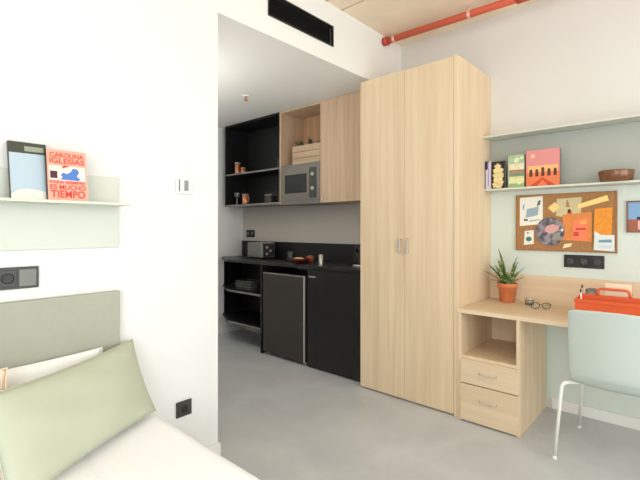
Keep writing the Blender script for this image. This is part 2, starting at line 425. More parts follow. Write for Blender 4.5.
for i in range(nx):
    for j in range(ny): bm.faces.new((grid[i][j], grid[i+1][j], grid[i+1][j+1], grid[i][j+1]))
# hem hanging down at the border
per = [grid[i][0] for i in range(nx+1)]+[grid[nx][j] for j in range(1, ny+1)]+[grid[i][ny] for i in range(nx-1, -1, -1)]+[grid[0][j] for j in range(ny-1, 0, -1)]
low = []
for k, v in enumerate(per): low.append(bm.verts.new((v.co.x, v.co.y, .23+.006*math.sin(k*.35))))
for k in range(len(per)):
    j = (k+1) % len(per); bm.faces.new((per[k], low[k], low[j], per[j]))
bmesh.ops.recalc_face_normals(bm, faces=bm.faces)
bv = obj('duvet', bm, M_sheet, bd, smooth=True)

def pillow(name, label, cat, bl, ux, uz, w_, h_, th, m, seed, sub='piping'):
    """bl: bottom left corner; ux along the width, uz up the height"""
    ux = Vector(ux).normalized(); uz = Vector(uz); uz = (uz-ux*uz.dot(ux)).normalized(); nn = ux.cross(uz)
    rnd = random.Random(seed); ph = [rnd.uniform(0, 6) for _ in range(6)]
    bm = bmesh.new(); n = 40; sides = []
    for sg in (1, -1):
        g_ = []
        for i in range(n+1):
            row = []
            for j in range(n+1):
                u = -1+2*i/n; v = -1+2*j/n
                # pinched outline: edges bow inwards, corners stay
                px = u*(1-.055*(1-v*v)*1.0); pz = v*(1-.075*(1-u*u))
                px = u*(1-.05*(1-v**2)); d = max(0, (1-u**4)*(1-v**4))**.55*(1-.25*(u*u+v*v)/2)
                wr = .10*math.sin(5*u+ph[0]+3*v)*math.sin(4*v+ph[1])+.06*math.sin(11*u*v+ph[2])
                wr += .10*max(0, (u*u*v*v))*math.sin(16*u-13*v+ph[3])
                p = ux*(px*w_/2)+uz*(pz*h_/2)+nn*(sg*th/2*d*(1+wr))
                row.append((p, i in (0, n) or j in (0, n)))
            g_.append(row)
        sides.append(g_)
    c0 = Vector(bl)+ux*w_/2+uz*h_/2
    V = [[[None]*(n+1) for _ in range(n+1)] for _ in range(2)]
    for k in range(2):
        for i in range(n+1):
            for j in range(n+1):
                p, e = sides[k][i][j]
                V[k][i][j] = V[0][i][j] if (k == 1 and e) else bm.verts.new(p+c0)
        for i in range(n):
            for j in range(n):
                q = (V[k][i][j], V[k][i+1][j], V[k][i+1][j+1], V[k][i][j+1]); bm.faces.new(q if k else q[::-1])
    bmesh.ops.recalc_face_normals(bm, faces=bm.faces)
    ed = [V[0][i][0].co.copy() for i in range(n)]+[V[0][n][j].co.copy() for j in range(n)]+[V[0][i][n].co.copy() for i in range(n, 0, -1)]+[V[0][0][j].co.copy() for j in range(n, -1, -1)]
    t = thing(name, label, cat, (c0.x, c0.y, bl[2]))
    obj('cushion_body', bm, m, t, smooth=True)
    b2 = B(); add_tube(b2, ed, .0035, 6); obj(sub, b2, m, t)
    return t
pillow('pillow', 'sage green pillow leaning at the front of the bed pillows', 'pillow', (.325, 1.565, .440), (.61, .33, 0), (-.085, .10, .33), .735, .35, .11, M_green, 3)
pillow('pillow', 'white pillow leaning on the headboard behind the sage green one', 'pillow', (.05, 1.955, .432), (1, .0, 0), (0, .032, .32), .71, .335, .055, M_pwhite, 5)
pillow('pillow', 'cream pillow at the left edge, its corner rising by the headboard', 'pillow', (-.245, 1.775, .432), (1, .02, 0), (0, .10, .32), .64, .37, .07, M_peach, 8)

# ------------------------------------------------------------------ wardrobe
XW = 2.795
wd = thing('wardrobe', 'tall light oak two door wardrobe between kitchen and desk', 'wardrobe', (3.08, 1.65, 0))
bm = box(XW, XR-.002, 1.236, 1.268, 0, 2.49, bev=.001); add_box(bm, XW+.02, XR-.002, 2.045, 2.065, 0, 2.49, bev=.001)
add_box(bm, XW+.02, XR-.002, 1.2685, 2.045, 2.47, 2.49); add_box(bm, XR-.02, XR-.002, 1.2685, 2.045, .02, 2.47); add_box(bm, XW+.02, XR-.02, 1.2685, 2.045, .04, .06); add_box(bm, XW+.03, XW+.045, 1.2685, 2.045, 0, .04)
obj('body', bm, M_oak, wd)
for y0, y1, hy in ((1.2705, 1.6555, 1.625), (1.657, 2.065, 1.688)):
    d = obj('door', box(XW, XW+.018, y0, y1, .015, 2.487, bev=.0015), M_oak, wd)
    bm = box(XW-.028, XW-.020, hy-.010, hy+.010, 1.115, 1.211, bev=.003)
    add_box(bm, XW-.022, XW, hy-.006, hy+.006, 1.118, 1.130); add_box(bm, XW-.022, XW, hy-.006, hy+.006, 1.210, 1.222)
    obj('handle', bm, M_steelL, d, label='pale grey metal handle')

# ------------------------------------------------------------------ desk with drawers
dk = thing('desk', 'light oak desk with an open cubby and two drawers beside the wardrobe', 'desk', (3.08, .5, 0))
DX = 2.78
obj('desktop', box(DX, XR-.022, -1.3, 1.234, .724, .752, bev=.002), M_oaky, dk)
obj('back_rail', box(XR-.020, XR-.001, -1.3, 1.234, .724, .952, bev=.002), M_oaky, dk)
bm = box(DX+.005, XR-.022, .832, .855, 0, .723, bev=.001); add_box(bm, DX+.005, XR-.022, 1.211, 1.234, 0, .723, bev=.001)
add_box(bm, DX+.008, XR-.022, .8555, 1.2105, .42, .44); add_box(bm, XR-.04, XR-.022, .8555, 1.2105, .0, .42); add_box(bm, XR-.04, XR-.022, .8555, 1.2105, .44, .723)
add_box(bm, DX+.008, XR-.04, .8555, 1.2105, .012, .030)
obj('pedestal', bm, M_oak, dk)
obj('end_panel', box(DX+.005, XR-.022, -1.3, -1.277, 0, .723, bev=.001), M_oak, dk)
for z0, z1, hz in ((.262, .422, .345), (.012, .256, .165)):
    d = obj('drawer', box(DX-.012, DX+.006, .836, 1.208, z0, z1, bev=.0015), M_oaky, dk)
    bm = B(); add_tube(bm, fillet([(DX-.012, 1.078, hz), (DX-.034, 1.075, hz), (DX-.036, 1.03, hz-.002), (DX-.034, .972, hz), (DX-.012, .969, hz)], .012), .0045, 8)
    obj('handle', bm, M_steelL, d, label='slim metal bow handle')

# ------------------------------------------------------------------ right hand wall panels and shelves
struct('trim_2', box(XR-.0035, XR-.0005, -2.4, 1.235, .076, 1.581), M_mintr)
s = thing('wall_shelf', 'long grey mint double ledge shelf on the wall above the desk', 'shelf', (3.32, .2, 1.582))
obj('back_panel', box(XR-.012, XR-.004, -1.3, 1.234, 1.597, 1.985, bev=.001), M_shelfr, s)
obj('lower_board', box(XR-.16, XR-.004, -1.3, 1.234, 1.582, 1.596, bev=.002), M_mint, s)
obj('upper_board', box(XR-.16, XR-.004, -1.3, 1.234, 1.986, 2.000, bev=.002), M_mint, s)

# books on the desk shelf (cover faces the room: local x runs to -Y)
ZS = 1.5965
RZ = R(-90)
m_nv = mat('navy_spine', (44, 40, 72), .5)
b = book('slim navy and white book beside the wardrobe on the desk shelf', (3.275, 1.228, ZS), RZ, 0, .040, .213, .10, mat('lilac_white_cover', (214, 204, 220), .5), m_nv)
pr(b, 'title_band', 0, .026, .150, .213, m_nv); pr(b, 'lilac_stripe', .016, .026, .02, .205, mat('lilac_print', (172, 156, 196), .5), .0009)
m_bk = mat('black_cover', (34, 28, 32), .5)
b = book('black book with pale yellow blossom cover on the desk shelf', (3.272, 1.182, ZS), RZ, 0, .098, .205, .028, m_bk, m_bk)
bm = B(); rr = random.Random(4)
for cx, cz, r_ in ((.045, .165, .017), (.03, .135, .014), (.058, .13, .020), (.04, .095, .022), (.062, .085, .018), (.045, .055, .022), (.066, .045, .016), (.03, .03, .018), (.058, .02, .014), (.072, .105, .013), (.072, .14, .010)):
    add_prism(bm, [(cx+r_*1.35*(1+.2*math.sin(5*a))*math.cos(a), max(.004, cz+r_*1.35*(1+.2*math.sin(5*a))*math.sin(a))) for a in [2*math.pi*k/20 for k in range(20)]], .0006+.0001*cx, FR(0, -.0001, 0))
obj('blossom_print', bm, mat('pale_yellow_print', (226, 208, 150), .5, noise=.2, nscale=40), b, True)
m_gr = mat('dark_green_spine', (46, 52, 44), .5)
b = book('green, cream and red patterned book left of the pink one', (3.272, 1.062, ZS), RZ, 0, .112, .238, .030, mat('sage_cover', (186, 196, 160), .5), m_gr)
for i, (z0, z1, c) in enumerate(((.0, .03, (150, 180, 120)), (.03, .082, (218, 214, 160)), (.082, .108, (110, 140, 110)), (.108, .122, (190, 126, 104)), (.122, .128, (90, 106, 90)), (.128, .176, (222, 212, 176)), (.176, .238, (160, 186, 152)))):
    pr(b, 'cover_stripe', .008, .112, z0, z1, mat('green_book_%d' % i, c, .5, noise=.2, nscale=60), .0005+.00001*i)
for cx, cz, r_ in ((.03, .05, .016), (.08, .035, .014), (.06, .2, .02), (.095, .215, .012), (.025, .15, .012), (.085, .15, .012)):
    bm = B(); add_prism(bm, [(cx+r_*math.cos(a), cz+r_*math.sin(a)) for a in [2*math.pi*k/16 for k in range(16)]], .0009, FR(0, -.0001, 0))
    obj('leaf_print', bm, mat('pale_leaf_print', (214, 226, 178), .5), b, True)
m_pk = mat('pink_cover', (220, 142, 140), .5); m_or = mat('orange_print', (226, 122, 74), .5)
b = book('large pink and orange book with dark arches on the desk shelf', (3.270, .936, ZS), RZ, 0, .216, .258, .020, m_pk, mat('dark_red_spine', (110, 34, 36), .5))
pr(b, 'orange_ground', .0, .216, .0, .10, m_or, .0005)
pr(b, 'peach_band', .012, .205, .10, .145, mat('peach_print', (246, 186, 120), .5), .0005)
bm = B()
for k in range(5):
    cx = .032+k*.039; h0 = .052+(.012 if k == 2 else 0)
    pts = [(cx-.010, .070-.0), (cx+.010, .070)]+[(cx+.010*math.cos(a), .070+h0-.012+.012*math.sin(a)) for a in [math.pi*q/8 for q in range(9)]]
    add_prism(bm, pts, .0009, FR(0, -.0001, 0))
obj('arch_print', bm, mat('dark_brown_print', (96, 44, 30), .5), b, True)
bm = B(); add_prism(bm, [(.02, .0), (.07, .0), (.108, .045), (.146, .0), (.196, .0), (.108, .062)], .0008, FR(0, -.0001, 0)); obj('roof_print', bm, mat('deep_orange_print', (206, 70, 40), .5), b, True)
bm = B(); add_prism(bm, [(.045+.014*math.cos(a), .215+.014*math.sin(a)) for a in [2*math.pi*k/20 for k in range(20)]], .0008, FR(0, -.0001, 0)); obj('sun_print', bm, mat('peach_sun_print', (250, 190, 150), .5), b, True)

# bowl on the shelf
tag(obj('bowl', lathe([(0, 0), (.078, 0), (.088, .006), (.098, .066), (.096, .070), (.091, .066), (.080, .012), (0, .010)], n=40), M_bowl, None, True), 'brown glazed bowl standing on the desk shelf', 'bowl').location = (3.288, .402, ZS)

# ------------------------------------------------------------------ cork boards and pinned papers
def W(px, py, x=3.385):
    """point of the wall plane x seen at a place of the photograph"""
    u = (px-320)/424; dx = .744+.668*u; dy = .668-.744*u; t = x/dx
    return (dy*t, H-(py-228)/424*t)
y0, z1 = W(516, 195.5); y1, _ = W(617.5, 193); z0 = W(516, 250)[1]
cb = thing('cork_board', 'cork pinboard covered with cards above the desk', 'pinboard', (XR, (y0+y1)/2, z0))
obj('cork', box(XR-.014, XR-.004, y1+.006, y0-.006, z0+.006, z1-.006), M_cork, cb)
bm = box(XR-.018, XR-.004, y1, y1+.007, z0, z1); add_box(bm, XR-.018, XR-.004, y0-.007, y0, z0, z1)
add_box(bm, XR-.018, XR-.004, y1+.007, y0-.007, z0, z0+.007); add_box(bm, XR-.018, XR-.004, y1+.007, y0-.007, z1-.007, z1)
obj('frame', bm, M_corkf, cb)
PL = [XR-.0145]
def sheet(name, label, cat, pix, m, prints=()):
    """a card pinned on the board; pix = its corners"""
    PL[0] -= .0009; x = PL[0]
    c = [W(*q) for q in pix]; cy = sum(q[0] for q in c)/len(c); cz = sum(q[1] for q in c)/len(c)
    bm = B(); add_prism(bm, [(-(q[0]-cy), q[1]-cz) for q in c], .0006, FX(0, 0, 0))
    if not prints:
        o = obj(name, bm, m, None, True); o.location = (x, cy, cz); return tag(o, label, cat)
    t = thing(name, label, cat, (x, cy, cz)); obj('card', bm, m, t, True)
    for nm, pp_, mm in prints:
        c2 = [W(*q) for q in pp_]; bm = B()
        add_prism(bm, [(-(q[0]-cy), q[1]-cz) for q in c2], .0004, FX(-.0006, 0, 0)); obj(nm, bm, mm, t, True)
    return t
def circ(cx, cy, rx, ry, n=28): return [(cx+rx*math.cos(2*math.pi*k/n), cy+ry*math.sin(2*math.pi*k/n)) for k in range(n)]
def q4(x0, y0_, x1, y1_): return [(x0, y1_), (x1, y1_), (x1, y0_), (x0, y0_)]
mb = mat('blue_grey_ink', (150, 172, 184), .7); mdk = mat('charcoal_ink', (88, 92, 98), .7)
sheet('pinned_drawing', 'white sketch sheet in the upper left corner of the pinboard', 'drawing', [(520, 226), (543, 224), (543, 196), (520, 198)], M_paper,
      [('ink_shape', [(526, 218), (538, 215), (539, 206), (533, 208), (527, 209)], mb), ('ink_line', [(537, 206), (540, 205), (541, 200), (538.5, 201)], mdk), ('ink_mark', q4(524, 219, 528, 221), mdk),
       ('ink_edge', [(523, 210), (524.5, 210), (525, 204), (523, 205)], mb), ('ink_stroke', [(530, 222), (540, 220), (540, 219), (530, 220.5)], mb)])
sheet('pinned_sticker', 'small white sticker with a green blot below the sketch sheet', 'sticker', [(524, 245), (534, 244), (534, 230), (525, 231)], M_paper,
      [('green_blot', circ(529, 239, 3, 2.4, 12), mat('green_ink', (70, 120, 104), .7)), ('blot', circ(528, 233, 1.4, 1.2, 10), mb)])
sheet('pinned_card', 'beige card with an orange figure at the top of the pinboard', 'card', [(556, 216), (581, 219), (582, 197), (557, 199)], mat('beige_card', (206, 192, 150), .8),
      [('figure_print', [(566, 218), (573, 217), (572, 211), (568, 212)], mat('vermilion_ink', (216, 96, 60), .7)), ('dark_print', circ(569.5, 211, 1.7, 2, 12), mat('brown_ink', (92, 50, 36), .7)), ('hat_print', [(566, 207), (570, 207), (568, 200), (567, 200)], mat('tan_ink', (170, 130, 90), .7))])
sheet('pinned_note', 'small yellow diamond note left of the beige card', 'note', [(548, 208), (554, 213), (560, 207), (555, 202)], mat('yellow_note', (242, 212, 138), .8))
sheet('pinned_flyer', 'plain orange flyer behind the tall pink card on the pinboard', 'flyer', [(563, 240), (592, 242), (592, 212), (563, 215)], mat('tangerine_flyer', (222, 136, 72), .8, noise=.08, nscale=30))
m_ph = patch('round_photo_print', [(62, 54, 60), (92, 84, 92), (120, 112, 120), (150, 142, 150)], 28, .5, 'noise')
sheet('round_picture', 'round dark picture with a pink centre on the pinboard', 'picture', circ(550.5, 231.5, 14.6, 14.2, 40), m_ph,
      [('pink_shape', [(545, 231), (550, 234), (558, 231), (560, 226), (553, 224), (547, 226)], mat('dusty_pink_print', (214, 160, 156), .5)), ('pale_shape', [(552, 240), (560, 238), (561, 232), (554, 233)], mat('moss_print', (140, 146, 130), .5)), ('highlight', circ(562.5, 230, 1.1, 1.4, 10), M_paper)])
sheet('pinned_card', 'coral card with darker red marks in the middle of the pinboard', 'card', [(573, 240), (587, 241), (588, 218), (573, 220)], mat('coral_card', (238, 132, 92), .8),
      [('red_mark', [(574, 236), (579, 236), (579, 232), (574, 232)], mat('crimson_ink', (206, 60, 62), .7)), ('yellow_patch', [(580, 224), (587, 224), (587, 220), (580, 221)], mat('amber_ink', (242, 172, 84), .7)), ('red_band', [(576, 230), (586, 230), (586, 228), (576, 228)], mat('crimson_ink', (206, 60, 62), .7))])
sheet('pinned_sheet', 'tall bright orange sheet at the right of the pinboard', 'sheet', [(594, 235), (612, 236), (613, 207), (595, 209)], mat('bright_orange_paper', (232, 148, 52), .8, noise=.1, nscale=40))
sheet('pinned_card', 'white card with a blue line in the lower right corner of the pinboard', 'card', [(594, 250), (615, 251.5), (615, 235), (602, 235), (595, 231)], mat('blue_white_card', (222, 228, 226), .8),
      [('blue_line', [(599, 242.5), (612, 242.5), (612, 239.5), (599, 240)], mat('teal_ink', (112, 152, 168), .7)), ('light_field', [(599, 248), (612, 248.5), (612, 245.5), (599, 245)], mat('pale_cyan_ink', (196, 216, 220), .7))])
sheet('pinned_strip', 'long pale yellow paper strip slanting across the pinboard top', 'strip', [(578, 209), (609.5, 200.5), (607.5, 195), (578, 204.5)], mat('pale_yellow_strip', (244, 214, 136), .8))
sheet('pinned_scrap', 'tiny cream paper scrap at the bottom of the pinboard', 'scrap', [(563, 248.5), (571, 246.5), (573, 243), (565, 244)], mat('cream_scrap', (244, 220, 186), .8))

# second board, cut by the right edge of the photo
y0, z1 = W(626.5, 201); z0 = W(626.5, 232.5)[1]; y1 = y0-.42
c2 = thing('wall_picture', 'framed blue and brown picture right of the pinboard', 'picture', (XR, (y0+y1)/2, z0))
bm = box(XR-.018, XR-.004, y1, y1+.010, z0, z1); add_box(bm, XR-.018, XR-.004, y0-.010, y0, z0, z1)
add_box(bm, XR-.018, XR-.004, y1+.01, y0-.01, z0, z0+.01); add_box(bm, XR-.018, XR-.004, y1+.01, y0-.01, z1-.01, z1)
obj('frame', bm, mat('brown_frame', (126, 92, 72), .6), c2)
zm = z0+.085
obj('lower_print', box(XR-.010, XR-.004, y1+.010, y0-.010, z0+.010, zm), mat('russet_print', (160, 96, 72), .7), c2)
obj('upper_print', box(XR-.010, XR-.004, y1+.010, y0-.010, zm, z1-.010), mat('sky_blue_print', (130, 168, 208), .7), c2)
obj('dark_shape', box(XR-.0112, XR-.0101, y0-.12, y0-.055, zm, zm+.016), mat('near_black_print', (44, 46, 56), .7), c2)
obj('pink_shape', box(XR-.0112, XR-.0101, y0-.085, y0-.060, z0+.02, zm-.01), mat('rose_print', (222, 180, 176), .7), c2)

# black socket strip below the cork board
ya, za = W(564, 254.5); yb, _ = W(604.5, 255); zb = W(564, 267)[1]
st = thing('socket_strip', 'long black socket strip on the wall above the desk', 'socket', (XR, (ya+yb)/2, zb))
obj('plate', box(XR-.014, XR-.004, yb, ya, zb, za, bev=.003), M_blk, st)
for k in range(3):
    yc = yb+(ya-yb)*(k+.5)/3
    obj('socket_well', lathe([(0, 0), (.020, 0), (.022, .003), (.018, .0035), (0, .001)], mtx=FX(XR-.0142, yc, (za+zb)/2)), M_dkplas, st)

# ------------------------------------------------------------------ plant on the desk
ZD = .7525
pc = (3.272, 1.068)
pt = thing('potted_plant', 'leafy green plant in a terracotta pot on the desk', 'plant', (pc[0], pc[1], ZD))
pot = obj('pot', lathe([(0, 0), (.046, 0), (.050, .004), (.062, .105), (.069, .107), (.071, .140), (.065, .140), (.062, .120), (0, .118)], n=36), M_terra, pt, True)
obj('soil', lathe([(0, .121), (.040, .125), (.0615, .121)], n=24), M_soil, pt, True)
def add_leaf(bm, base, ang, tilt, L, wd_, curl=.5, n=10):
    t = bmesh.new(); d = Vector((math.cos(ang), math.sin(ang), 0)); sd = Vector((-math.sin(ang), math.cos(ang), 0)); p = Vector(base); th = tilt
    rows = []
    for i in range(n+1):
        s_ = i/n; wv = wd_*(math.sin(math.pi*min(1, .12+.88*s_**.85)))**.8 if i < n else 0
        nv = Vector((0, 0, 1))*math.sin(th)-d*math.cos(th)
        nv = (d*-math.cos(th)+Vector((0, 0, math.sin(th))))
        rows.append([t.verts.new(p-sd*wv+nv*wv*.25), t.verts.new(p), t.verts.new(p+sd*wv+nv*wv*.25)])
        p = p+(d*math.sin(th)+Vector((0, 0, math.cos(th))))*(L/n); th += curl*tilt/n+.02
    for a, b_ in zip(rows, rows[1:]):
        for k in range(2): t.faces.new((a[k], a[k+1], b_[k+1], b_[k]))
    r_ = bmesh.ops.extrude_face_region(t, geom=list(t.faces))
    bmesh.ops.translate(t, vec=d*.0012+Vector((0, 0, -.0006)), verts=[g for g in r_['geom'] if isinstance(g, bmesh.types.BMVert)])
    bmesh.ops.recalc_face_normals(t, faces=t.faces)
    for f in t.faces: f.smooth = True
    merge(bm, t)
rl = random.Random(11)
LV = [(2.2, .05, .265, .026), (1.1, .22, .20, .016), (4.6, .12, .215, .017), (-1.4, .42, .17, .014), (1.9, .70, .17, .015), (1.5, .5, .19, .016), (3.6, .55, .14, .014), (.3, .28, .10, .013),
      (-1.9, .22, .19, .015), (2.6, .35, .17, .016), (3.1, .8, .13, .014), (-1.0, .75, .12, .012), (4.2, .5, .15, .014), (1.7, 1.0, .13, .013)]
for a, tl, L, w_ in LV:
    bm = B(); add_leaf(bm, (.022*math.cos(a), .022*math.sin(a), .120), a, tl, L*1.06, w_*1.4); obj('leaf', bm, M_leaf, pt, True)

# eyeglasses and glass jar on the desk
eg = thing('eyeglasses', 'thin dark framed eyeglasses lying on the desk', 'eyeglasses', (3.12, .80, ZD), (0, 0, R(-62)))
for sx in (-1, 1):
    bm = B(); add_tube(bm, [(sx*.034+.026*math.cos(a), -.004*math.sin(a), .024+.021*math.sin(a)) for a in [2*math.pi*k/24 for k in range(25)]], .0022, 8); obj('rim', bm, M_blk, eg, True)
    bm = B(); add_prism(bm, [(sx*.034+.024*math.cos(a), .024+.019*math.sin(a)) for a in [2*math.pi*k/24 for k in range(24)]], .001, FR(0, 0, 0)); obj('lens', bm, M_glass, eg, True)
    bm = B(); add_tube(bm, [(sx*.062, 0, .032), (sx*.064, .04, .028), (sx*.062, .10, .014), (sx*.058, .13, .004)], .0022, 8); obj('temple', bm, M_dkplas, eg, True)
bm = B(); add_tube(bm, [(-.009, 0, .028), (0, -.003, .032), (.009, 0, .028)], .0022, 8); obj('bridge', bm, M_blk, eg, True)
jr = thing('glass_jar', 'small clear glass jar with a metal lid on the desk', 'jar', (3.24, .905, ZD))
obj('jar_body', lathe([(0, 0), (.026, 0), (.029, .004), (.029, .032), (.024, .038), (.022, .038), (.026, .032), (.026, .005), (0, .004)]), M_glass, jr, True)
obj('lid', lathe([(0, .0385), (.026, .0385), (.027, .041), (.027, .048), (.025, .050), (0, .050)]), M_steelL, jr, True)

# orange caddy with its content
CX, CY = 3.06, .385
cdy = thing('desk_caddy', 'bright orange carry caddy with handle on the desk behind the chair', 'caddy', (CX, CY, ZD))
hx, hy, ch = .095, .185, .118
bm = box(-hx, hx, -hy, hy, 0, .004, bev=.001)
for a in ((-hx, -hx+.005, -hy, hy), (hx-.005, hx, -hy, hy), (-hx+.005, hx-.005, -hy, -hy+.005), (-hx+.005, hx-.005, hy-.005, hy)): add_box(bm, *a, .004, ch)
for a in ((-hx-.006, -hx, -hy-.006, hy+.006), (hx, hx+.006, -hy-.006, hy+.006), (-hx, hx, -hy-.006, -hy), (-hx, hx, hy, hy+.006)): add_box(bm, *a, ch-.02, ch, bev=.0015)
obj('tray', bm, M_orange, cdy, True)
obj('divider', box(-.004, .004, -hy+.006, hy-.006, .005, ch+.022, bev=.002), M_orange, cdy, True)
bm = B(); add_tube(bm, fillet([(0, .085, ch+.018), (0, .080, ch+.060), (0, -.075, ch+.060), (0, -.080, ch+.018)], .03), .0075, 10); obj('handle', bm, M_orange, cdy, True)
nb = thing('notebook', 'cream notebook standing upright in the orange caddy', 'notebook', (CX+.045, CY-.018, ZD+.005))
obj('cover', box(-.007, -.005, -.066, .066, 0, .208), M_cream, nb, True); obj('pages', box(-.0045, .0045, -.064, .064, .002, .206), M_paper, nb, True); obj('back_cover', box(.005, .007, -.066, .066, 0, .208), mat('dark_notebook_back', (98, 84, 92), .7), nb, True)
for k, (dx, dy, lb, mm, tz) in enumerate(((.04, .165, 'slim black tipped pen leaning in the left end of the orange caddy', M_steelL, .185), (-.03, .160, 'white pen standing in the left end of the orange caddy', M_white, .165))):
    pn = thing('pen', lb, 'pen', (CX+dx, CY+dy, ZD+.005))
    bm = B(); add_tube(bm, [(0, 0, 0), (0, .006, tz-.02)], .0042, 10); obj('barrel', bm, mm, pn, True)
    bm = B(); add_tube(bm, [(0, .006, tz-.0195), (0, .007, tz)], [.0048, .0035], 10); obj('cap', bm, M_blk, pn, True)
tp = thing('cup', 'round grey cup standing in the orange caddy beside the pens', 'cup', (CX+.048, CY+.118, ZD+.0047))
obj('body', lathe([(0, 0), (.028, 0), (.034, .006), (.038, .08), (.038, .150), (.035, .152), (.034, .148), (.034, .01), (0, .008)]), mat('grey_ceramic', (140, 134, 124), .5), tp, True)
obj('lid', lathe([(.0, .1525), (.037, .1525), (.034, .160), (.018, .166), (0, .167)]), mat('grey_lid', (122, 116, 108), .5), tp, True)

# ------------------------------------------------------------------ chair
chr_ = thing('desk_chair', 'pale grey mint shell chair with white tube legs at the desk', 'chair', (2.85, .335, 0))
prof = [(3.06, .448), (3.04, .462), (2.95, .466), (2.85, .462), (2.75, .456), (2.69, .458), (2.645, .470), (2.612, .500), (2.598, .550), (2.590, .620), (2.580, .720), (2.566, .820), (2.556, .880)]
def smooth_prof(p, n=4):
    out = []
    for i in range(len(p)-1):
        p0 = p[max(i-1, 0)]; p1 = p[i]; p2 = p[i+1]; p3 = p[min(i+2, len(p)-1)]
        for k in range(n):
            t_ = k/n; out.append(tuple(.5*((2*p1[a])+(-p0[a]+p2[a])*t_+(2*p0[a]-5*p1[a]+4*p2[a]-p3[a])*t_**2+(-p0[a]+3*p1[a]-3*p2[a]+p3[a])*t_**3) for a in (0, 1)))
    out.append(p[-1]); return out
PF = smooth_prof(prof); yc = .335
def shell(i0, i1, tag_):
    bm = bmesh.new(); rows = []; NP = len(PF)
    for i in range(i0, i1+1):
        x, z = PF[i]; s_ = i/(NP-1)
        hw = .198+.008*s_
        top = max(0, (s_-.93)/.07); frt = max(0, (.06-s_)/.06)
        hw -= .030*(1-math.sqrt(max(0, 1-top**2)))+.05*(1-math.sqrt(max(0, 1-frt**2)))
        row = []
        for j in range(25):
            v = -1+2*j/24
            bow = .030*(1-v*v) if z > .52 else .030*(1-v*v)*max(0, (z-.46)/.06)
            dip = -.012*(1-v*v) if z < .5 else 0
            bot = 0
            row.append(bm.verts.new((x-bow+.0, yc-.014+v*hw, z+dip-(.010*v*v*top))))
        rows.append(row)
    for a, b_ in zip(rows, rows[1:]):
        for k in range(24): bm.faces.new((a[k], b_[k], b_[k+1], a[k+1]))
    bmesh.ops.recalc_face_normals(bm, faces=bm.faces)
    for f in bm.faces: f.smooth = True
    return bm
cut = 6*4
for nm, a, b_ in (('seat', 0, cut), ('backrest', cut, len(PF)-1)):
    o = obj(nm, shell(a, b_, nm), M_chair, chr_)
    md = o.modifiers.new('thickness', 'SOLIDIFY'); md.thickness = .009; md.offset = 0
    md = o.modifiers.new('soft_edge', 'BEVEL'); md.width = .003; md.segments = 2; md.limit_method = 'ANGLE'
for sg, nm in ((1, 'left'), (-1, 'right')):
    for xb, yb_, xt, yt in ((2.665, .278, 2.655, .238), (3.19, .255, 3.02, .20)):
        bm = B(); add_tube(bm, fillet([(xb, yc+sg*yb_, .006), (xt, yc+sg*yt, .442), (xt+(.10 if xb < 3 else -.05), yc+sg*.13, .441), (xt+(.14 if xb < 3 else -.08), yc+sg*.065, .440)], .035), .0095, 12)
        lg = obj('leg', bm, M_tube, chr_)
        obj('foot_cap', lathe([(0, 0), (.011, 0), (.012, .004), (.011, .016), (0, .016)], cx=xb, cy=yc+sg*yb_, n=16), M_white, lg)
bm = B(); add_tube(bm, [(2.76, yc+.06, .438), (3.06, yc+.06, .434)], .007, 8); add_tube(bm, [(2.76, yc-.06, .438), (3.06, yc-.06, .434)], .007, 8); obj('under_seat_rails', bm, M_tube, chr_)

# ------------------------------------------------------------------ kitchen: lower units
KX = 2.87; CH = .948
CHF = [(KX, 3.995), (3.085, YE-.006)]          # angled left end of the open unit
cb_ = thing('kitchen_cabinet', 'black base cabinet right of the dark fridge', 'cabinet', (3.1, 2.4, 0))
obj('body', box(KX+.02, XR-.005, 2.08, 2.735, 0.0, .918), M_blackw, cb_)
d = obj('door', box(KX, KX+.019, 2.082, 2.733, .012, .915, bev=.0015), M_blackw, cb_)
bm = box(KX-.020, KX-.014, 2.62, 2.70, .845, .857, bev=.002); add_box(bm, KX-.015, KX, 2.63, 2.64, .847, .855); add_box(bm, KX-.015, KX, 2.68, 2.69, .847, .855)
obj('handle', bm, M_steelL, d, label='short silver handle')
fr = thing('fridge', 'dark steel undercounter fridge below the black worktop', 'fridge', (3.1, 3.05, 0))
obj('body', box(KX+.035, XR-.02, 2.765, 3.36, .02, .845, bev=.004), M_blk, fr)
d = obj('door', box(KX-.005, KX+.033, 2.762, 3.363, .03, .848, bev=.004), M_steel, fr)
obj('edge_trim', box(KX-.009, KX-.0055, 2.762, 2.778, .03, .848, bev=.001), M_steelL, d, label='bright vertical edge trim')
obj('top_trim', box(KX-.009, KX-.0055, 2.780, 3.363, .834, .848, bev=.001), M_edge, d)
for y in (2.80, 3.32): obj('foot', lathe([(0, 0), (.018, 0), (.018, .03), (0, .03)], cx=KX+.05, cy=y, n=16), M_steelL, fr)
def chpoly(x0, back=XR-.006, y0_=3.41):
    """outline with the angled left end, set back to x0 at the front"""
    yl = CHF[0][1]+(x0-KX)*(CHF[1][1]-CHF[0][1])/(CHF[1][0]-CHF[0][0])
    return [(x0, y0_), (x0, yl), (CHF[1][0], CHF[1][1]), (back, CHF[1][1]), (back, y0_)]
ks = thing('open_shelf_unit', 'black open shelf unit at the far end of the kitchen', 'shelf', (3.1, 3.8, 0))
obj('side_panel', box(KX, XR-.005, 3.385, 3.408, 0, .918), M_black, ks)
for z in (.235, .585):
    bm = B(); add_prism(bm, chpoly(KX+.008), .022, Matrix.Translation((0, 0, z))); sh = obj('shelf_board', bm, M_black, ks)
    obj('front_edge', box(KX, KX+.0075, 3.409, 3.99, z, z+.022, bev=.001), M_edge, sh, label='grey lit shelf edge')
obj('back_panel', box(XR-.0055, XR-.001, 3.409, YE-.006, .15, .918), M_black, ks)
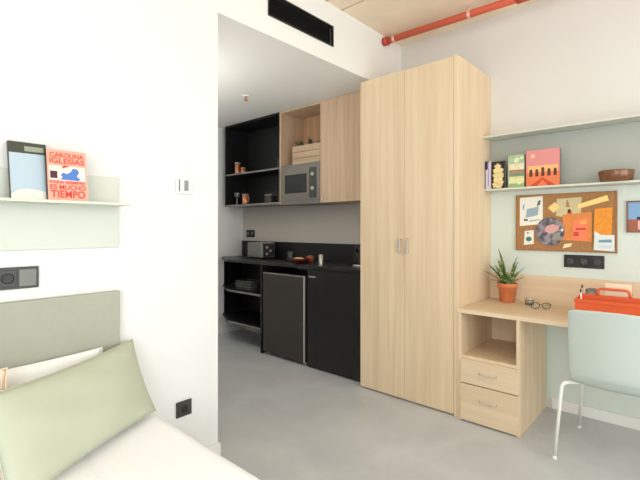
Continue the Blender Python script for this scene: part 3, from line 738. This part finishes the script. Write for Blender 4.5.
bm = B(); add_prism(bm, [(CHF[1][0]-.012, YE-.02), (CHF[1][0]-.012, YE-.001), (XR-.007, YE-.001), (XR-.007, YE-.02)], .66, Matrix.Translation((0, 0, .258)))
obj('end_panel', box(CHF[1][0]+.02, XR-.007, YE-.0055, YE-.001, .258, .918), M_black, ks)
bm = B(); add_prism(bm, [(KX-.012, 2.075)]+[(KX-.012, 3.975), (CHF[1][0]-.012, YE-.002), (XR-.004, YE-.002), (XR-.004, 2.075)], .028, Matrix.Translation((0, 0, .920)))
tag(obj('worktop', bm, M_counter), 'black kitchen worktop running over fridge and cabinets', 'worktop')
tag(obj('splashback', box(XR-.02, XR-.003, 2.075, YE-.002, CH+.001, 1.138, bev=.001), M_black), 'black splashback strip along the back of the worktop', 'splashback')
struct('wall_shade_sheet', box(XR-.0025, XR-.0005, 2.072, YE-.001, CH-.02, 1.60), mat('taupe_wall_shade', (188, 181, 171), .8))  # sheet tinted darker to paint in the shade below the wall cabinets
k2 = thing('wall_socket', 'small black double socket on the kitchen wall above the splashback', 'socket', (XR, 4.22, 1.18))
obj('plate', box(XR-.012, XR-.0028, 4.14, 4.30, 1.185, 1.275, bev=.003), M_blk, k2)
for y in (4.18, 4.26): obj('socket_well', lathe([(0, 0), (.018, 0), (.020, .003), (0, .001)], mtx=FX(XR-.0122, y, 1.23)), M_dkpl2, k2)

# ------------------------------------------------------------------ kitchen: upper units
UX = 3.05; UZ = 1.575; UT = 2.525; UE = 4.285
oc = thing('wall_cabinet', 'oak door wall cabinet between microwave and wardrobe', 'cabinet', (3.2, 2.4, UZ-.03))
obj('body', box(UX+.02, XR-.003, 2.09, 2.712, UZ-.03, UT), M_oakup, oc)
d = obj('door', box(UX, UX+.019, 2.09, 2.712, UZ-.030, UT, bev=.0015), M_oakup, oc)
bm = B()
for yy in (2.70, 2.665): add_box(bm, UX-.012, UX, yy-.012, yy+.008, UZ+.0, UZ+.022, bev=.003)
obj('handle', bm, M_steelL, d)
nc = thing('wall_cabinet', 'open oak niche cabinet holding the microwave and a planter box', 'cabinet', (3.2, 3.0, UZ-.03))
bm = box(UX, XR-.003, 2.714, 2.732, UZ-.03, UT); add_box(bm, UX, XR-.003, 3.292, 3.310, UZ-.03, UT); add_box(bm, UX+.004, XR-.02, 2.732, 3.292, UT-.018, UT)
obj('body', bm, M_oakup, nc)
obj('bottom_board', box(UX+.002, XR-.003, 2.7325, 3.2915, UZ-.03, UZ-.012), M_edge, nc)
obj('shelf_board', box(UX+.002, XR-.02, 2.7325, 3.2915, 1.935, 1.950), M_edge, nc)
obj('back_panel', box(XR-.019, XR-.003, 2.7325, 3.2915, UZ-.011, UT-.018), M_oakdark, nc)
mw = thing('microwave', 'built in steel microwave under the oak niche', 'microwave', (3.2, 3.02, UZ-.011))
obj('body', box(UX+.012, XR-.06, 2.734, 3.290, UZ-.0115, 1.930), M_blk, mw)
obj('front_panel', box(UX-.006, UX+.0115, 2.734, 3.290, UZ-.011, 1.932, bev=.002), mat('taupe_steel', (128, 120, 112), .35, .6), mw)
d = obj('door_window', box(UX-.009, UX-.0062, 2.91, 3.22, 1.655, 1.845, bev=.001), M_glassdark, mw)
obj('button_panel', box(UX-.008, UX-.0062, 2.775, 2.875, 1.60, 1.90, bev=.001), M_dkplas, mw)
for z in (1.83, 1.69): obj('knob', lathe([(0, 0), (.020, 0), (.018, .014), (0, .015)], mtx=FX(UX-.0082, 2.825, z)), M_steelL, mw)
us = thing('wall_shelf_unit', 'black open wall shelf unit at the far end of the kitchen', 'shelf', (3.2, 3.8, UZ-.02))
obj('bottom_board', box(UX+.004, XR-.003, 3.3115, UE, UZ-.02, UZ), M_edge, us)
sh = obj('shelf_board', box(UX+.012, XR-.003, 3.3265, UE-.016, 1.925, 1.943), M_black, us)
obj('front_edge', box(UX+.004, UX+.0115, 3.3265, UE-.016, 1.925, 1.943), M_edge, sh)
obj('back_panel', box(XR-.010, XR-.003, 3.3265, UE-.016, UZ, 1.925), M_black, us)
obj('upper_back', box(XR-.010, XR-.003, 3.3265, UE-.016, 1.943, UT-.019), M_black, us)
bm = box(UX+.003, XR-.003, 3.3115, 3.326, UZ, UT); add_box(bm, UX+.003, XR-.003, UE-.0155, UE, UZ, UT); add_box(bm, UX+.003, XR-.003, 3.326, UE-.0155, UT-.018, UT)
obj('side_panels', bm, M_black, us)

# planter box in the niche
pb = thing('planter_box', 'wooden planter box with dark foliage in the oak niche', 'planter', (3.2, 2.98, 1.9505))
WB = wood('pale_crate_wood', (204, 178, 148), (182, 152, 120), 'y')
bm = B()
for zz in (0, .066, .132):
    for xx in (-.095, .085): add_box(bm, xx, xx+.010, -.195, .195, zz+.002, zz+.064, bev=.001)
    for yy in (-.195, .185): add_box(bm, -.085, .085, yy, yy+.010, zz+.002, zz+.064, bev=.001)
add_box(bm, -.085, .085, -.185, .185, .002, .012)
obj('crate', bm, WB, pb, True)
obj('soil', box(-.084, .084, -.184, .184, .013, .172), M_soil, pb, True)
for k in range(34):
    a = rl.uniform(0, 6.28); bx_, by_ = rl.uniform(-.07, .06), rl.uniform(-.16, .17)
    bm = B(); add_leaf(bm, (bx_, by_, .170), a, rl.uniform(.3, 1.0), rl.uniform(.07, .15), rl.uniform(.014, .024), .9, 7); obj('leaf', bm, M_leafd, pb, True)
for k in range(7):
    bm = B(); add_leaf(bm, (-.05+.01*k, .150+.004*k, .170), 2.2+.25*k, .8+.05*k, .06+.008*k, .012, 1.2, 7); obj('leaf', bm, M_leafd, pb, True)

# jars and mugs on the black wall shelves
def canister(name, label, cat, loc, r_, h_, m, lid=None, grp=None):
    t = thing(name, label, cat, loc, group=grp)
    obj('body', lathe([(0, 0), (r_*.92, 0), (r_, .004), (r_, h_), (r_*.9, h_), (r_*.9, .006), (0, .006)], n=24), m, t, True)
    if lid: obj('lid', lathe([(0, h_+.001), (r_*1.04, h_+.001), (r_*1.04, h_+.014), (r_*.5, h_+.020), (0, h_+.020)], n=24), lid, t, True)
    return t
canister('canister', 'tall copper canister with pale lid on the upper black shelf', 'canister', (3.13, 4.14, 1.9435), .032, .125, M_copper, M_steelL)
canister('jar', 'short copper jar beside the tall canister on the upper black shelf', 'jar', (3.13, 4.03, 1.9435), .030, .055, M_copper, M_copper)
canister('canister', 'slim dark canister at the right end of the upper black shelf', 'canister', (3.15, 3.42, 1.9435), .028, .10, M_dkplas, M_dkplas)
gb = thing('wine_glass', 'stemmed glass on the lower black wall shelf', 'glass', (3.115, 4.13, UZ+.0005))
obj('bowl', lathe([(0, .080), (.014, .082), (.030, .100), (.034, .130), (.031, .152), (.029, .152), (.031, .130), (.027, .102), (0, .084)]), M_glass, gb, True)
obj('stem', lathe([(0, 0), (.028, 0), (.028, .003), (.006, .006), (.005, .078), (0, .0798)]), M_steelL, gb, True)
mg = canister('mug', 'copper mug with handle beside the stemmed glass', 'mug', (3.115, 3.97, UZ+.0005), .036, .115, M_copper)
bm = B(); add_tube(bm, fillet([(0, -.034, .095), (0, -.066, .090), (0, -.066, .035), (0, -.034, .030)], .02), .005, 8); obj('handle', bm, M_copper, mg, True)
obj('rim', lathe([(.0355, .116), (.0375, .116), (.0375, .121), (.0355, .121), (.0355, .116)]), M_steelL, mg, True)
gbx = thing('storage_box', 'small grey box at the right of the lower black wall shelf', 'box', (3.15, 3.56, UZ+.0005))
obj('body', box(-.045, .045, -.055, .055, 0, .085, bev=.003), M_steel, gbx, True); obj('lid', box(-.047, .047, -.057, .057, .0855, .1, bev=.003), M_dkpl2, gbx, True)
canister('bottle', 'dark bottle with pale cap behind the small grey box', 'bottle', (3.20, 3.44, UZ+.0005), .024, .135, M_dkplas, M_steelL)

# toaster on the worktop
to = thing('toaster_oven', 'small grey toaster oven on the far worktop', 'toaster', (3.22, 3.81, CH+.0005))
obj('body', box(-.10, .10, -.13, .13, .012, .185, bev=.012), mat('brushed_aluminium', (150, 150, 144), .35, .6), to, True)
obj('front_face', box(-.104, -.1005, -.118, .118, .026, .172, bev=.001), mat('grey_toaster_front', (128, 130, 126), .4, .4), to, True)
obj('side_face', box(-.085, .085, -.134, -.1305, .026, .172, bev=.001), M_dkplas, to, True)
for zz, xx in ((.13, -.03), (.09, .02), (.055, -.03)): obj('knob', lathe([(0, 0), (.016, 0), (.014, .012), (0, .013)], mtx=FR(xx, -.1342, zz)), M_steelL, to, True)
for sx in (-.075, .075):
    for sy in (-.10, .10): obj('foot', lathe([(0, 0), (.01, 0), (.01, .012), (0, .012)], cx=sx, cy=sy, n=12), M_blk, to, True)
# small things by the sink side
CT = CH+.0006
bw = thing('fruit_bowl', 'dark red bowl on the worktop above the fridge', 'bowl', (3.02, 2.97, CT))
obj('bowl', lathe([(0, 0), (.045, 0), (.085, .030), (.098, .050), (.094, .052), (.080, .034), (.042, .008), (0, .006)], n=32), mat('dark_red_glaze', (92, 24, 24), .3), bw, True)
tag(obj('bread_roll', lathe([(0, 0), (.045, .004), (.060, .020), (.052, .038), (.030, .048), (0, .051)], n=24), mat('pale_bread_crust', (236, 196, 130), .7, noise=.15, nscale=30), None, True), 'pale bread roll lying in the dark red bowl', 'bread').location = (3.00, 2.975, CT+.0105)
ap = thing('apple', 'red brown apple behind the dark red bowl', 'fruit', (3.17, 2.98, CT))
obj('flesh', lathe([(0, .006), (.015, 0), (.034, .012), (.041, .036), (.036, .058), (.018, .070), (0, .062)], n=24), mat('apple_skin', (170, 82, 48), .35, noise=.2, nscale=25), ap, True)
obj('stalk', lathe([(0, .060), (.002, .060), (.002, .080), (0, .080)], n=6), M_soil, ap, True)
gl = obj('drinking_glass', lathe([(0, 0), (.024, 0), (.028, .003), (.031, .105), (.029, .105), (.026, .006), (0, .006)]), M_glass, None, True); gl.location = (3.10, 3.20, CT); tag(gl, 'clear drinking glass left of the dark red bowl', 'glass')
canister('pepper_mill', 'silver pepper mill near the front of the worktop', 'mill', (2.945, 2.63, CT), .020, .085, M_steelL, M_steelL)
kt = thing('kettle', 'black kettle with steel base beside the wardrobe', 'kettle', (3.14, 2.31, CT))
obj('base', lathe([(0, 0), (.078, 0), (.080, .004), (.080, .018), (0, .020)]), M_steelL, kt, True)
obj('body', lathe([(0, .021), (.072, .021), (.074, .03), (.060, .17), (.045, .19), (0, .196)], n=32), M_blk, kt, True)
obj('lid_knob', lathe([(0, .195), (.010, .195), (.014, .21), (0, .214)], n=16), M_blk, kt, True)
bm = B(); add_tube(bm, fillet([(0, -.058, .165), (0, -.115, .165), (0, -.112, .05), (0, -.070, .045)], .03), .009, 10); obj('handle', bm, M_blk, kt, True)
bm = B(); add_tube(bm, [(-.055, 0, .14), (-.075, 0, .165), (-.085, 0, .172)], [.016, .012, .009], 10); obj('spout', bm, M_blk, kt, True)
# basket on the open shelf below the worktop
bk = thing('storage_basket', 'dark wire basket on the open black shelf', 'basket', (3.05, 3.82, .6075))
bm = B()
for zz in (.006, .035, .065, .095):
    add_tube(bm, [(-.09, -.13, zz), (.09, -.13, zz), (.09, .13, zz), (-.09, .13, zz), (-.09, -.13, zz)], .003, 6)
for k in range(9):
    y = -.13+.26*k/8
    for x in (-.09, .09): add_tube(bm, [(x, y, .004), (x, y, .095)], .002, 6)
for k in range(1, 6):
    x = -.09+.18*k/6
    for y in (-.13, .13): add_tube(bm, [(x, y, .004), (x, y, .095)], .002, 6)
obj('wire_body', bm, M_dkpl2, bk, True)
obj('lining', box(-.084, .084, -.124, .124, .004, .075, bev=.004), M_dkplas, bk, True)

# sprinkler head on the kitchen ceiling
sp = thing('sprinkler', 'small copper sprinkler head on the kitchen ceiling', 'sprinkler', (2.47, 3.14, ZR-.045))
obj('rosette', lathe([(0, .0445), (.034, .0445), (.032, .036), (.012, .034), (0, .034)]), M_white, sp, True)
obj('nozzle', lathe([(0, .0335), (.009, .0335), (.007, .012), (.020, .004), (.020, 0), (0, 0)]), M_copper, sp, True)
